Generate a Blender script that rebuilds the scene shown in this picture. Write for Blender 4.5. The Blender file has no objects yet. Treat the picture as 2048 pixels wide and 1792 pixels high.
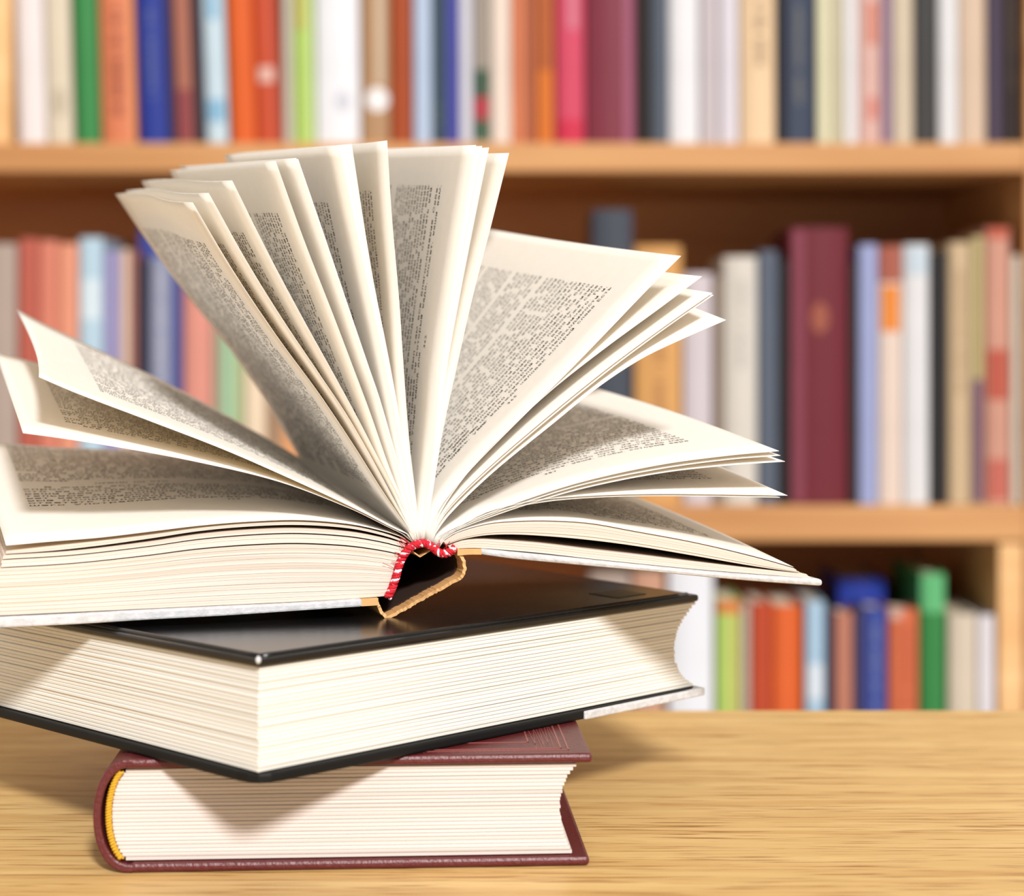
import bpy, bmesh, math, random
import numpy as np
from mathutils import Vector, Matrix

scene = bpy.context.scene
COL = scene.collection
rnd = random.Random(7)

# ------------------------------------------------------------------ camera
F = 3800.0            # focal length in pixels of the 2048 px wide frame
HZ = 690.0            # row of the horizon
TZ = 0.75             # height of the table top
CH = 0.1666           # camera height above the table top
cam_d = bpy.data.cameras.new('camera')
cam = bpy.data.objects.new('camera', cam_d)
COL.objects.link(cam)
cam.location = (0, 0, TZ + CH)
cam.rotation_euler = (math.pi / 2, 0, 0)
cam_d.sensor_width = 36.0
cam_d.lens = 36.0 * F / 2048.0
cam_d.shift_y = -(896.0 - HZ) / 2048.0
cam_d.clip_start = 0.02
cam_d.clip_end = 20
cam_d.dof.use_dof = True
cam_d.dof.focus_distance = 0.645
cam_d.dof.aperture_fstop = (cam_d.lens * 1e-3) / 0.0084
scene.camera = cam

# ------------------------------------------------------------------ light
world = bpy.data.worlds.new('world')
scene.world = world
world.use_nodes = True
bg = world.node_tree.nodes['Background']
bg.inputs['Color'].default_value = (1.0, 0.925, 0.83, 1)
bg.inputs['Strength'].default_value = 0.66
sun_d = bpy.data.lights.new('sun', 'SUN')
sun_d.energy = 4.1
sun_d.angle = math.radians(7)
sun_d.color = (1.0, 0.985, 0.975)
sun = bpy.data.objects.new('sun', sun_d)
COL.objects.link(sun)
sun.location = (0.5, -1.5, 2.2)
sun.rotation_euler = Vector((-0.0115, 0.043, -0.0285)).to_track_quat('-Z', 'Y').to_euler()

vs = scene.view_settings
vs.view_transform = 'Standard'
vs.look = 'None'
vs.exposure = 0.0
vs.gamma = 1.0
vs.use_curve_mapping = False

# ------------------------------------------------------------------ helpers
def lin(c):
    return tuple(((v / 255 / 12.92) if v / 255 < 0.04045 else ((v / 255 + 0.055) / 1.055) ** 2.4) for v in c)

def W(px, py, Y):
    """point at depth Y that the surveyed pixel shows"""
    return np.array(((px - 1024) / F * Y, Y, TZ + CH - (py - HZ) / F * Y))

def tag(o, label, cat, group=None):
    o['label'] = label
    o['category'] = cat
    if group:
        o['group'] = group
    return o

def empty(name, loc, label, cat, group=None, rz=0.0):
    o = bpy.data.objects.new(name, None)
    o.empty_display_size = 0.02
    COL.objects.link(o)
    o.location = loc
    o.rotation_euler = (0, 0, rz)
    return tag(o, label, cat, group)

def mesh_obj(name, verts, faces, mat, parent=None, origin=(0, 0, 0), smooth=False, uvs=None):
    v = np.asarray(verts, dtype=float) - np.asarray(origin, dtype=float)
    me = bpy.data.meshes.new(name)
    me.from_pydata(v.tolist(), [], [tuple(f) for f in faces])
    if uvs is not None:
        uvl = me.uv_layers.new(name='UVMap')
        idx = np.zeros(len(me.loops), dtype=np.int32)
        me.loops.foreach_get('vertex_index', idx)
        uvl.data.foreach_set('uv', np.asarray(uvs, dtype=np.float32)[idx].ravel())
    if smooth:
        me.polygons.foreach_set('use_smooth', [True] * len(me.polygons))
    me.materials.append(mat)
    o = bpy.data.objects.new(name, me)
    COL.objects.link(o)
    if parent:
        o.parent = parent
    return o

def bm_obj(name, bm, mat, parent=None, smooth=False):
    bmesh.ops.recalc_face_normals(bm, faces=bm.faces)
    me = bpy.data.meshes.new(name)
    bm.to_mesh(me)
    bm.free()
    if smooth:
        me.polygons.foreach_set('use_smooth', [True] * len(me.polygons))
    me.materials.append(mat)
    o = bpy.data.objects.new(name, me)
    COL.objects.link(o)
    if parent:
        o.parent = parent
    return o

def bevel_mod(o, w, seg=2):
    m = o.modifiers.new('bevel', 'BEVEL')
    m.width = w
    m.segments = seg
    m.limit_method = 'ANGLE'
    m.angle_limit = math.radians(40)
    return o

def box(name, lo, hi, mat, parent=None, bevel=0.0):
    x0, y0, z0 = lo
    x1, y1, z1 = hi
    v = [(x0, y0, z0), (x1, y0, z0), (x1, y1, z0), (x0, y1, z0),
         (x0, y0, z1), (x1, y0, z1), (x1, y1, z1), (x0, y1, z1)]
    f = [(3, 2, 1, 0), (4, 5, 6, 7), (0, 1, 5, 4), (1, 2, 6, 5), (2, 3, 7, 6), (3, 0, 4, 7)]
    o = mesh_obj(name, v, f, mat, parent)
    if bevel:
        bevel_mod(o, bevel)
    return o

def prism(name, poly, z0, z1, mat, parent=None, bevel=0.0, seg=2, uvh=False):
    """vertical prism over an xy polygon"""
    n = len(poly)
    v = [(p[0], p[1], z0) for p in poly] + [(p[0], p[1], z1) for p in poly]
    f = [tuple(range(n - 1, -1, -1)), tuple(range(n, 2 * n))]
    f += [(i, (i + 1) % n, n + (i + 1) % n, n + i) for i in range(n)]
    o = mesh_obj(name, v, f, mat, parent)
    if bevel:
        bevel_mod(o, bevel, seg)
    return o

def catmull(P, n):
    """smooth curve through P, n points evenly spaced by arc length"""
    P = np.asarray(P, dtype=float)
    Q = np.vstack([2 * P[0] - P[1], P, 2 * P[-1] - P[-2]])
    out = []
    for i in range(1, len(Q) - 2):
        p0, p1, p2, p3 = Q[i - 1], Q[i], Q[i + 1], Q[i + 2]
        # centripetal-ish: scale tangents by segment length
        d = np.linalg.norm(p2 - p1)
        m1 = (p2 - p0) / max(np.linalg.norm(p2 - p1) + np.linalg.norm(p1 - p0), 1e-12) * d
        m2 = (p3 - p1) / max(np.linalg.norm(p3 - p2) + np.linalg.norm(p2 - p1), 1e-12) * d
        for t in np.linspace(0, 1, 24, endpoint=False):
            a, b = t * t * t, t * t
            out.append((2 * a - 3 * b + 1) * p1 + (a - 2 * b + t) * m1 + (-2 * a + 3 * b) * p2 + (a - b) * m2)
    out.append(Q[-2])
    out = np.array(out)
    s = np.concatenate([[0], np.cumsum(np.linalg.norm(np.diff(out, axis=0), axis=1))])
    u = np.linspace(0, s[-1], n)
    return np.stack([np.interp(u, s, out[:, k]) for k in range(out.shape[1])], axis=1)

def tube(name, pts, r, mat, parent=None, origin=(0, 0, 0), seg=8, rfun=None):
    pts = np.asarray(pts, dtype=float)
    n = len(pts)
    T = np.gradient(pts, axis=0)
    T /= np.linalg.norm(T, axis=1)[:, None]
    up = np.array((0.13, 0.9, 0.2))
    v = []
    for i in range(n):
        a = np.cross(T[i], up); a /= np.linalg.norm(a)
        b = np.cross(T[i], a)
        rr = r if rfun is None else r * rfun(i / (n - 1))
        for k in range(seg):
            w = 2 * math.pi * k / seg
            v.append(pts[i] + rr * (math.cos(w) * a + math.sin(w) * b))
    f = []
    for i in range(n - 1):
        for k in range(seg):
            k2 = (k + 1) % seg
            f.append((i * seg + k, i * seg + k2, (i + 1) * seg + k2, (i + 1) * seg + k))
    f.append(tuple(range(seg - 1, -1, -1)))
    f.append(tuple(range((n - 1) * seg, n * seg)))
    return mesh_obj(name, v, f, mat, parent, origin, smooth=True)

# ------------------------------------------------------------------ materials
def new_mat(name):
    m = bpy.data.materials.new(name)
    m.use_nodes = True
    nt = m.node_tree
    return m, nt, nt.nodes, nt.links, nt.nodes['Principled BSDF']

def plain(name, srgb, rough=0.6, k=1.0, spec=0.3, noise=0.06, scale=40.0, bump=0.0):
    m, nt, N, L, P = new_mat(name)
    c = [min(v * k, 0.92) for v in lin(srgb)]
    tc = N.new('ShaderNodeTexCoord')
    nz = N.new('ShaderNodeTexNoise')
    nz.inputs['Scale'].default_value = scale
    nz.inputs['Detail'].default_value = 4
    L.new(tc.outputs['Object'], nz.inputs['Vector'])
    mx = N.new('ShaderNodeMix'); mx.data_type = 'RGBA'
    mx.inputs['A'].default_value = (*[v * (1 - noise) for v in c], 1)
    mx.inputs['B'].default_value = (*[min(v * (1 + noise), 1) for v in c], 1)
    L.new(nz.outputs['Fac'], mx.inputs['Factor'])
    L.new(mx.outputs['Result'], P.inputs['Base Color'])
    P.inputs['Roughness'].default_value = rough
    P.inputs['Specular IOR Level'].default_value = spec
    if bump:
        b = N.new('ShaderNodeBump'); b.inputs['Strength'].default_value = bump; b.inputs['Distance'].default_value = 0.0006
        L.new(nz.outputs['Fac'], b.inputs['Height']); L.new(b.outputs['Normal'], P.inputs['Normal'])
    return m

def paper_mat(name, srgb, trans=0.3, tcol=(1.0, 0.86, 0.6)):
    m, nt, N, L, P = new_mat(name)
    c = lin(srgb)
    tc = N.new('ShaderNodeTexCoord')
    nz = N.new('ShaderNodeTexNoise'); nz.inputs['Scale'].default_value = 260; nz.inputs['Detail'].default_value = 5
    L.new(tc.outputs['Object'], nz.inputs['Vector'])
    mx = N.new('ShaderNodeMix'); mx.data_type = 'RGBA'
    mx.inputs['A'].default_value = (*[v * 0.95 for v in c], 1)
    mx.inputs['B'].default_value = (*[min(1, v * 1.03) for v in c], 1)
    L.new(nz.outputs['Fac'], mx.inputs['Factor'])
    L.new(mx.outputs['Result'], P.inputs['Base Color'])
    P.inputs['Roughness'].default_value = 0.85
    P.inputs['Specular IOR Level'].default_value = 0.12
    b = N.new('ShaderNodeBump'); b.inputs['Strength'].default_value = 0.12; b.inputs['Distance'].default_value = 0.0003
    L.new(nz.outputs['Fac'], b.inputs['Height']); L.new(b.outputs['Normal'], P.inputs['Normal'])
    tr = N.new('ShaderNodeBsdfTranslucent')
    tr.inputs['Color'].default_value = (c[0] * tcol[0], c[1] * tcol[1], c[2] * tcol[2], 1)
    ms = N.new('ShaderNodeMixShader'); ms.inputs['Fac'].default_value = trans
    L.new(P.outputs['BSDF'], ms.inputs[1]); L.new(tr.outputs['BSDF'], ms.inputs[2])
    L.new(ms.outputs['Shader'], N['Material Output'].inputs['Surface'])
    return m

def edge_mat(name, light, dark, freq=2600.0, along=6.0, use_uv=True, bump=0.5):
    """cut paper edges of a page block: fine stripes, one per few sheets"""
    m, nt, N, L, P = new_mat(name)
    tc = N.new('ShaderNodeTexCoord')
    mp = N.new('ShaderNodeMapping')
    L.new(tc.outputs['UV' if use_uv else 'Object'], mp.inputs['Vector'])
    mp.inputs['Scale'].default_value = (along, freq, 1) if use_uv else (along, along, freq)
    nz = N.new('ShaderNodeTexNoise'); nz.inputs['Scale'].default_value = 1.0; nz.inputs['Detail'].default_value = 3; nz.inputs['Roughness'].default_value = 0.7
    L.new(mp.outputs['Vector'], nz.inputs['Vector'])
    nz2 = N.new('ShaderNodeTexNoise'); nz2.inputs['Scale'].default_value = 0.22; nz2.inputs['Detail'].default_value = 3
    L.new(mp.outputs['Vector'], nz2.inputs['Vector'])
    ad = N.new('ShaderNodeMath'); ad.operation = 'MULTIPLY_ADD'; ad.inputs[1].default_value = 0.55
    L.new(nz.outputs['Fac'], ad.inputs[0])
    m2 = N.new('ShaderNodeMath'); m2.operation = 'MULTIPLY'; m2.inputs[1].default_value = 0.45
    L.new(nz2.outputs['Fac'], m2.inputs[0]); L.new(m2.outputs[0], ad.inputs[2])
    cr = N.new('ShaderNodeValToRGB')
    cr.color_ramp.elements[0].position = 0.32; cr.color_ramp.elements[0].color = (*lin(dark), 1)
    cr.color_ramp.elements[1].position = 0.55; cr.color_ramp.elements[1].color = (*lin(light), 1)
    L.new(ad.outputs[0], cr.inputs['Fac'])
    L.new(cr.outputs['Color'], P.inputs['Base Color'])
    P.inputs['Roughness'].default_value = 0.9
    P.inputs['Specular IOR Level'].default_value = 0.1
    b = N.new('ShaderNodeBump'); b.inputs['Strength'].default_value = bump; b.inputs['Distance'].default_value = 0.0002
    L.new(ad.outputs[0], b.inputs['Height']); L.new(b.outputs['Normal'], P.inputs['Normal'])
    return m

def wood_mat(name, base, dark, pore, scale=(1.6, 26, 26), rough=0.45, pores=True, k=1.0, spec=0.35):
    m, nt, N, L, P = new_mat(name)
    tc = N.new('ShaderNodeTexCoord')
    mp = N.new('ShaderNodeMapping'); mp.inputs['Scale'].default_value = scale
    mp.inputs['Rotation'].default_value = (0, 0, math.radians(-2.0))
    L.new(tc.outputs['Object'], mp.inputs['Vector'])
    n1 = N.new('ShaderNodeTexNoise'); n1.inputs['Scale'].default_value = 1.6; n1.inputs['Detail'].default_value = 6; n1.inputs['Distortion'].default_value = 0.6
    L.new(mp.outputs['Vector'], n1.inputs['Vector'])
    cr = N.new('ShaderNodeValToRGB')
    cr.color_ramp.elements[0].position = 0.28; cr.color_ramp.elements[0].color = (*[v * k for v in lin(dark)], 1)
    cr.color_ramp.elements[1].position = 0.62; cr.color_ramp.elements[1].color = (*[v * k for v in lin(base)], 1)
    L.new(n1.outputs['Fac'], cr.inputs['Fac'])
    out = cr.outputs['Color']
    hgt = n1.outputs['Fac']
    if pores:
        mp2 = N.new('ShaderNodeMapping'); mp2.inputs['Scale'].default_value = (scale[0] * 9, scale[1] * 15, scale[2] * 15)
        mp2.inputs['Rotation'].default_value = (0, 0, math.radians(-2.0))
        L.new(tc.outputs['Object'], mp2.inputs['Vector'])
        n2 = N.new('ShaderNodeTexNoise'); n2.inputs['Scale'].default_value = 1.0; n2.inputs['Detail'].default_value = 2
        L.new(mp2.outputs['Vector'], n2.inputs['Vector'])
        c2 = N.new('ShaderNodeValToRGB')
        c2.color_ramp.elements[0].position = 0.56; c2.color_ramp.elements[0].color = (0, 0, 0, 1)
        c2.color_ramp.elements[1].position = 0.68; c2.color_ramp.elements[1].color = (1, 1, 1, 1)
        L.new(n2.outputs['Fac'], c2.inputs['Fac'])
        mx = N.new('ShaderNodeMix'); mx.data_type = 'RGBA'
        mx.inputs['B'].default_value = (*[v * k for v in lin(pore)], 1)
        L.new(cr.outputs['Color'], mx.inputs['A'])
        L.new(c2.outputs['Color'], mx.inputs['Factor'])
        out = mx.outputs['Result']
        b = N.new('ShaderNodeBump'); b.inputs['Strength'].default_value = 0.25; b.inputs['Distance'].default_value = 0.0004; b.invert = True
        L.new(c2.outputs['Color'], b.inputs['Height']); L.new(b.outputs['Normal'], P.inputs['Normal'])
    L.new(out, P.inputs['Base Color'])
    P.inputs['Roughness'].default_value = rough
    P.inputs['Specular IOR Level'].default_value = spec
    return m

M = {}
M['paper'] = paper_mat('book paper', (253, 250, 245), 0.24)
M['edge'] = edge_mat('open book page edges', (226, 212, 200), (186, 164, 144), bump=0.35)
M['edge_mid'] = edge_mat('black book page edges', (233, 231, 225), (210, 204, 192), freq=1500, along=3, use_uv=False)
M['edge_low'] = edge_mat('maroon book page edges', (224, 214, 208), (190, 177, 170), freq=1500, along=3, use_uv=False)
M['edge_bg'] = edge_mat('shelf book page edges', (220, 208, 186), (180, 162, 136), freq=900, along=2, use_uv=False)
M['ink'] = plain('printing ink', (58, 53, 51), 0.8, spec=0.1)
M['board'] = plain('worn grey cover board', (198, 198, 200), 0.95, noise=0.3, scale=420, bump=0.9, spec=0.1)
M['kraft'] = plain('kraft spine paper', (214, 166, 110), 0.6, noise=0.12, scale=220, bump=0.5)
M['kraft_in'] = plain('kraft spine lining', (190, 140, 88), 0.7, noise=0.12, scale=220)
M['shade_in'] = plain('dark brown spine shade', (52, 34, 24), 0.9)  # shade inside the hollow spine, put into the colour
M['red'] = plain('red cotton thread', (196, 28, 44), 0.7, noise=0.25, scale=900, bump=0.6)
M['white_thread'] = plain('white cotton thread', (240, 222, 226), 0.7, noise=0.1, scale=900)
def fleck_mat():
    m, nt, N, L, P = new_mat('red and white thread')
    tc = N.new('ShaderNodeTexCoord'); nz = N.new('ShaderNodeTexNoise')
    nz.inputs['Scale'].default_value = 420; nz.inputs['Detail'].default_value = 2
    L.new(tc.outputs['Object'], nz.inputs['Vector'])
    cr = N.new('ShaderNodeValToRGB')
    cr.color_ramp.elements[0].position = 0.47; cr.color_ramp.elements[0].color = (*lin((200, 40, 58)), 1)
    cr.color_ramp.elements[1].position = 0.53; cr.color_ramp.elements[1].color = (*lin((246, 230, 236)), 1)
    L.new(nz.outputs['Fac'], cr.inputs['Fac']); L.new(cr.outputs['Color'], P.inputs['Base Color'])
    P.inputs['Roughness'].default_value = 0.7
    return m
M['fleck'] = fleck_mat()
M['yellow'] = plain('yellow cotton thread', (212, 164, 44), 0.7, noise=0.25, scale=900, bump=0.6)
M['black'] = plain('glossy black cover cloth', (14, 14, 15), 0.22, spec=0.5, noise=0.3, scale=300, bump=0.08)
M['black_edge'] = plain('dark grey cover edge', (19, 19, 19), 0.55, spec=0.2, noise=0.1)
M['green_reflection'] = plain('dark green painted reflection', (24, 52, 44), 0.3)  # colour of a reflection painted on the black cover
M['maroon'] = plain('maroon leather', (92, 31, 33), 0.38, spec=0.5, noise=0.22, scale=700, bump=0.6)
M['tool'] = plain('rubbed leather tooling', (142, 74, 68), 0.4, spec=0.5)
M['table'] = wood_mat('light oak', (226, 190, 126), (204, 160, 96), (156, 104, 50), scale=(3.4, 70, 70), rough=0.42, k=0.96)
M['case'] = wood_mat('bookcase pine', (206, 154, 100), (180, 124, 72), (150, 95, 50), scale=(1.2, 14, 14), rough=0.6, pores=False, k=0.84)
M['case_front'] = wood_mat('bookcase tan divider', (222, 180, 128), (204, 156, 102), (150, 95, 50), scale=(1.2, 14, 14), rough=0.6, pores=False)  # paler tan wood of the two dividers
M['back'] = wood_mat('bookcase back', (208, 150, 102), (184, 126, 82), (90, 60, 36), scale=(1.2, 9, 9), rough=0.7, pores=False)
M['wall'] = plain('plaster', (220, 212, 200), 0.9)
M['floor'] = wood_mat('floor boards', (150, 112, 76), (120, 84, 54), (80, 54, 34), scale=(1, 9, 9), rough=0.5)

# ------------------------------------------------------------------ the room and the table
o = box('floor', (-2.5, -1.0, -0.05), (2.5, 2.6, 0.0), M['floor']); o['kind'] = 'structure'
o = box('wall_back', (-2.5, 2.42, 0.0), (2.5, 2.52, 2.6), M['wall']); o['kind'] = 'structure'

TB = CH * F / (1420 - HZ)          # depth of the far table edge
table = empty('table', (0, 0.58, 0), 'light oak table carrying the stack of three books', 'table')
tl = lambda x, y, z: (x, y - 0.58, z)
box('tabletop', tl(-0.75, 0.26, TZ - 0.028), tl(0.85, TB, TZ), M['table'], table, 0.0015)
box('apron', tl(-0.68, 0.32, TZ - 0.10), tl(0.78, 0.34, TZ - 0.028), M['table'], table)
box('apron', tl(-0.68, TB - 0.08, TZ - 0.10), tl(0.78, TB - 0.06, TZ - 0.028), M['table'], table)
for lx in (-0.70, 0.75):
    for ly in (0.31, TB - 0.095):
        bm = bmesh.new()
        bmesh.ops.create_cube(bm, size=1)
        for v in bm.verts:
            s = 0.045 if v.co.z > 0 else 0.032
            v.co = Vector((lx + 0.02 + v.co.x * s, ly + 0.02 - 0.58 + v.co.y * s, (TZ - 0.028) * (v.co.z + 0.5)))
        bm_obj('leg', bm, M['table'], table)

# ------------------------------------------------------------------ bookcase
BY = 2.0                            # depth of the book spines
K = F / BY
zpx = lambda py: TZ + CH - (py - HZ) / K
xpx = lambda px: (px - 1024) / K
S1T, S1B = zpx(288), zpx(346)
S2T, S2B = zpx(1010), zpx(1080)
S3T = S2T - (S1T - S2T)
S0T = S1T + 0.37
CX0, CX1 = -0.95, xpx(2046)
case = empty('bookcase', (0, 2.2, 0), 'pale brown wooden bookcase filled with blurred books', 'bookcase')
cl = lambda x, y, z: (x, y - 2.2, z)
FR = BY - 0.012
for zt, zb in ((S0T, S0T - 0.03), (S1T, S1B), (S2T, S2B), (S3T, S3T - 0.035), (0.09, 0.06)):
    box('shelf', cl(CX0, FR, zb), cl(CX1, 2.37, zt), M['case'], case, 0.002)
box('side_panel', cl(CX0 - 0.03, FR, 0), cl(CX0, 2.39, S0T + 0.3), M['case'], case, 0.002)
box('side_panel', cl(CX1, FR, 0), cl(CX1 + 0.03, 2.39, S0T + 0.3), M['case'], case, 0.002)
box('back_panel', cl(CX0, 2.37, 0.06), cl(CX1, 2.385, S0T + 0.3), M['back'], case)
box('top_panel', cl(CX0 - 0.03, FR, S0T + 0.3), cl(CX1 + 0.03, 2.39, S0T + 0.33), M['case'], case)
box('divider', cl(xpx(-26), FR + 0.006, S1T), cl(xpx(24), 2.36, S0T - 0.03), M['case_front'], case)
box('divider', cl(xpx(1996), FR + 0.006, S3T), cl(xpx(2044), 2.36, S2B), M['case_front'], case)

_bgm = {}
def bgm(c, rough=0.5):
    if c not in _bgm:
        _bgm[c] = plain('cover %d %d %d' % c, c, rough, k=0.69, noise=0.08, scale=18, spec=0.25)
    return _bgm[c]

def shelf_book(x0, x1, top, zbase, col, label, marks=(), lean=0.0, dep=0.155, Y=BY, group=None, rounded=0.35):
    """upright book; x0,x1 spine edges, top in survey pixels; marks: (kind, y0, y1, colour, xa, xb)"""
    k = F / Y
    wx0, wx1 = (x0 - 1024) / k, (x1 - 1024) / k
    w = wx1 - wx0 - 0.0008
    h = (TZ + CH - (top - HZ) / k) - zbase if top is not None else 0.215 + 0.02 * math.sin(x0 * 1.7)
    cx = (wx0 + wx1) / 2
    root = empty('book', (cx, Y, zbase + 0.0006 + abs(math.sin(math.radians(lean))) * w / 2), label, 'book', group)
    root.rotation_euler = (0, math.radians(lean), 0)
    hw = w / 2
    t = min(0.0026, w * 0.12)
    sag = min(0.006, hw * rounded)
    # cover: outer U with a rounded spine towards the room
    n = 8
    outer = [(-hw, dep)]
    inner = [(-hw + t, dep)]
    for i in range(n + 1):
        a = -1 + 2 * i / n
        outer.append((a * hw, sag * a * a))
        inner.append((a * (hw - t), t + sag * a * a))
    outer.append((hw, dep))
    inner.append((hw - t, dep))
    m = len(outer)
    v = [(p[0], p[1], 0) for p in outer] + [(p[0], p[1], 0) for p in inner] + \
        [(p[0], p[1], h) for p in outer] + [(p[0], p[1], h) for p in inner]
    f = []
    for i in range(m - 1):
        f += [(i, i + 1, 2 * m + i + 1, 2 * m + i), (m + i + 1, m + i, 3 * m + i, 3 * m + i + 1),
              (2 * m + i, 2 * m + i + 1, 3 * m + i + 1, 3 * m + i), (i + 1, i, m + i, m + i + 1)]
    f += [(0, 2 * m, 3 * m, m), (m - 1, 2 * m - 1, 4 * m - 1, 3 * m - 1)]
    mesh_obj('cover', v, f, bgm(col), root)
    box('page_block', (-hw + t * 1.02, t + sag + 0.0006, 0.002), (hw - t * 1.02, dep - 0.004, h - 0.0035), M['edge_bg'], root)
    for mk in marks:
        kind, y0, y1, c = mk[:4]
        xa, xb = (mk[4], mk[5]) if len(mk) > 4 else (-0.85, 0.85)
        z1 = (TZ + CH - (y0 - HZ) / k) - zbase
        z0 = (TZ + CH - (y1 - HZ) / k) - zbase
        e = 0.0004
        vv, ff = [], []
        def patch(a0, a1, zz0, zz1):
            b = len(vv)
            for i in range(5):
                a = a0 + (a1 - a0) * i / 4
                for zz in (zz0, zz1):
                    vv.append((a * hw, sag * a * a - e, zz))
                    vv.append((a * hw, sag * a * a + e, zz))
            for i in range(4):
                q = b + i * 4
                ff.extend([(q, q + 4, q + 6, q + 2), (q + 1, q + 3, q + 7, q + 5), (q + 2, q + 6, q + 7, q + 3), (q, q + 1, q + 5, q + 4)])
            ff.extend([(b, b + 2, b + 3, b + 1), (b + 16, b + 17, b + 19, b + 18)])
        if kind == 'title':
            zz = z1
            step = (z1 - z0) / max(3, int((z1 - z0) / 0.0042))
            while zz > z0 + 1e-6:
                if rnd.random() > 0.14:
                    patch(xa + 0.1 * rnd.random(), xb - 0.1 * rnd.random(), zz - step * 0.62, zz)
                zz -= step
        elif kind == 'disc':
            zc, zr, ac, ar = (z0 + z1) / 2, (z1 - z0) / 2, (xa + xb) / 2, (xb - xa) / 2
            for i in range(10):
                a0_, a1_ = -1 + i / 5, -1 + (i + 1) / 5
                hh = zr * math.sqrt(1 - ((a0_ + a1_) / 2) ** 2)
                patch(ac + ar * a0_, ac + ar * a1_, zc - hh, zc + hh)
        else:
            patch(xa, xb, z0, z1)
        nm = {'title': 'spine_title', 'disc': 'spine_emblem', 'band': 'spine_band_or_light', 'label': 'spine_label'}[kind]
        mesh_obj(nm, vv, ff, bgm(c), root)
    return root

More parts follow.
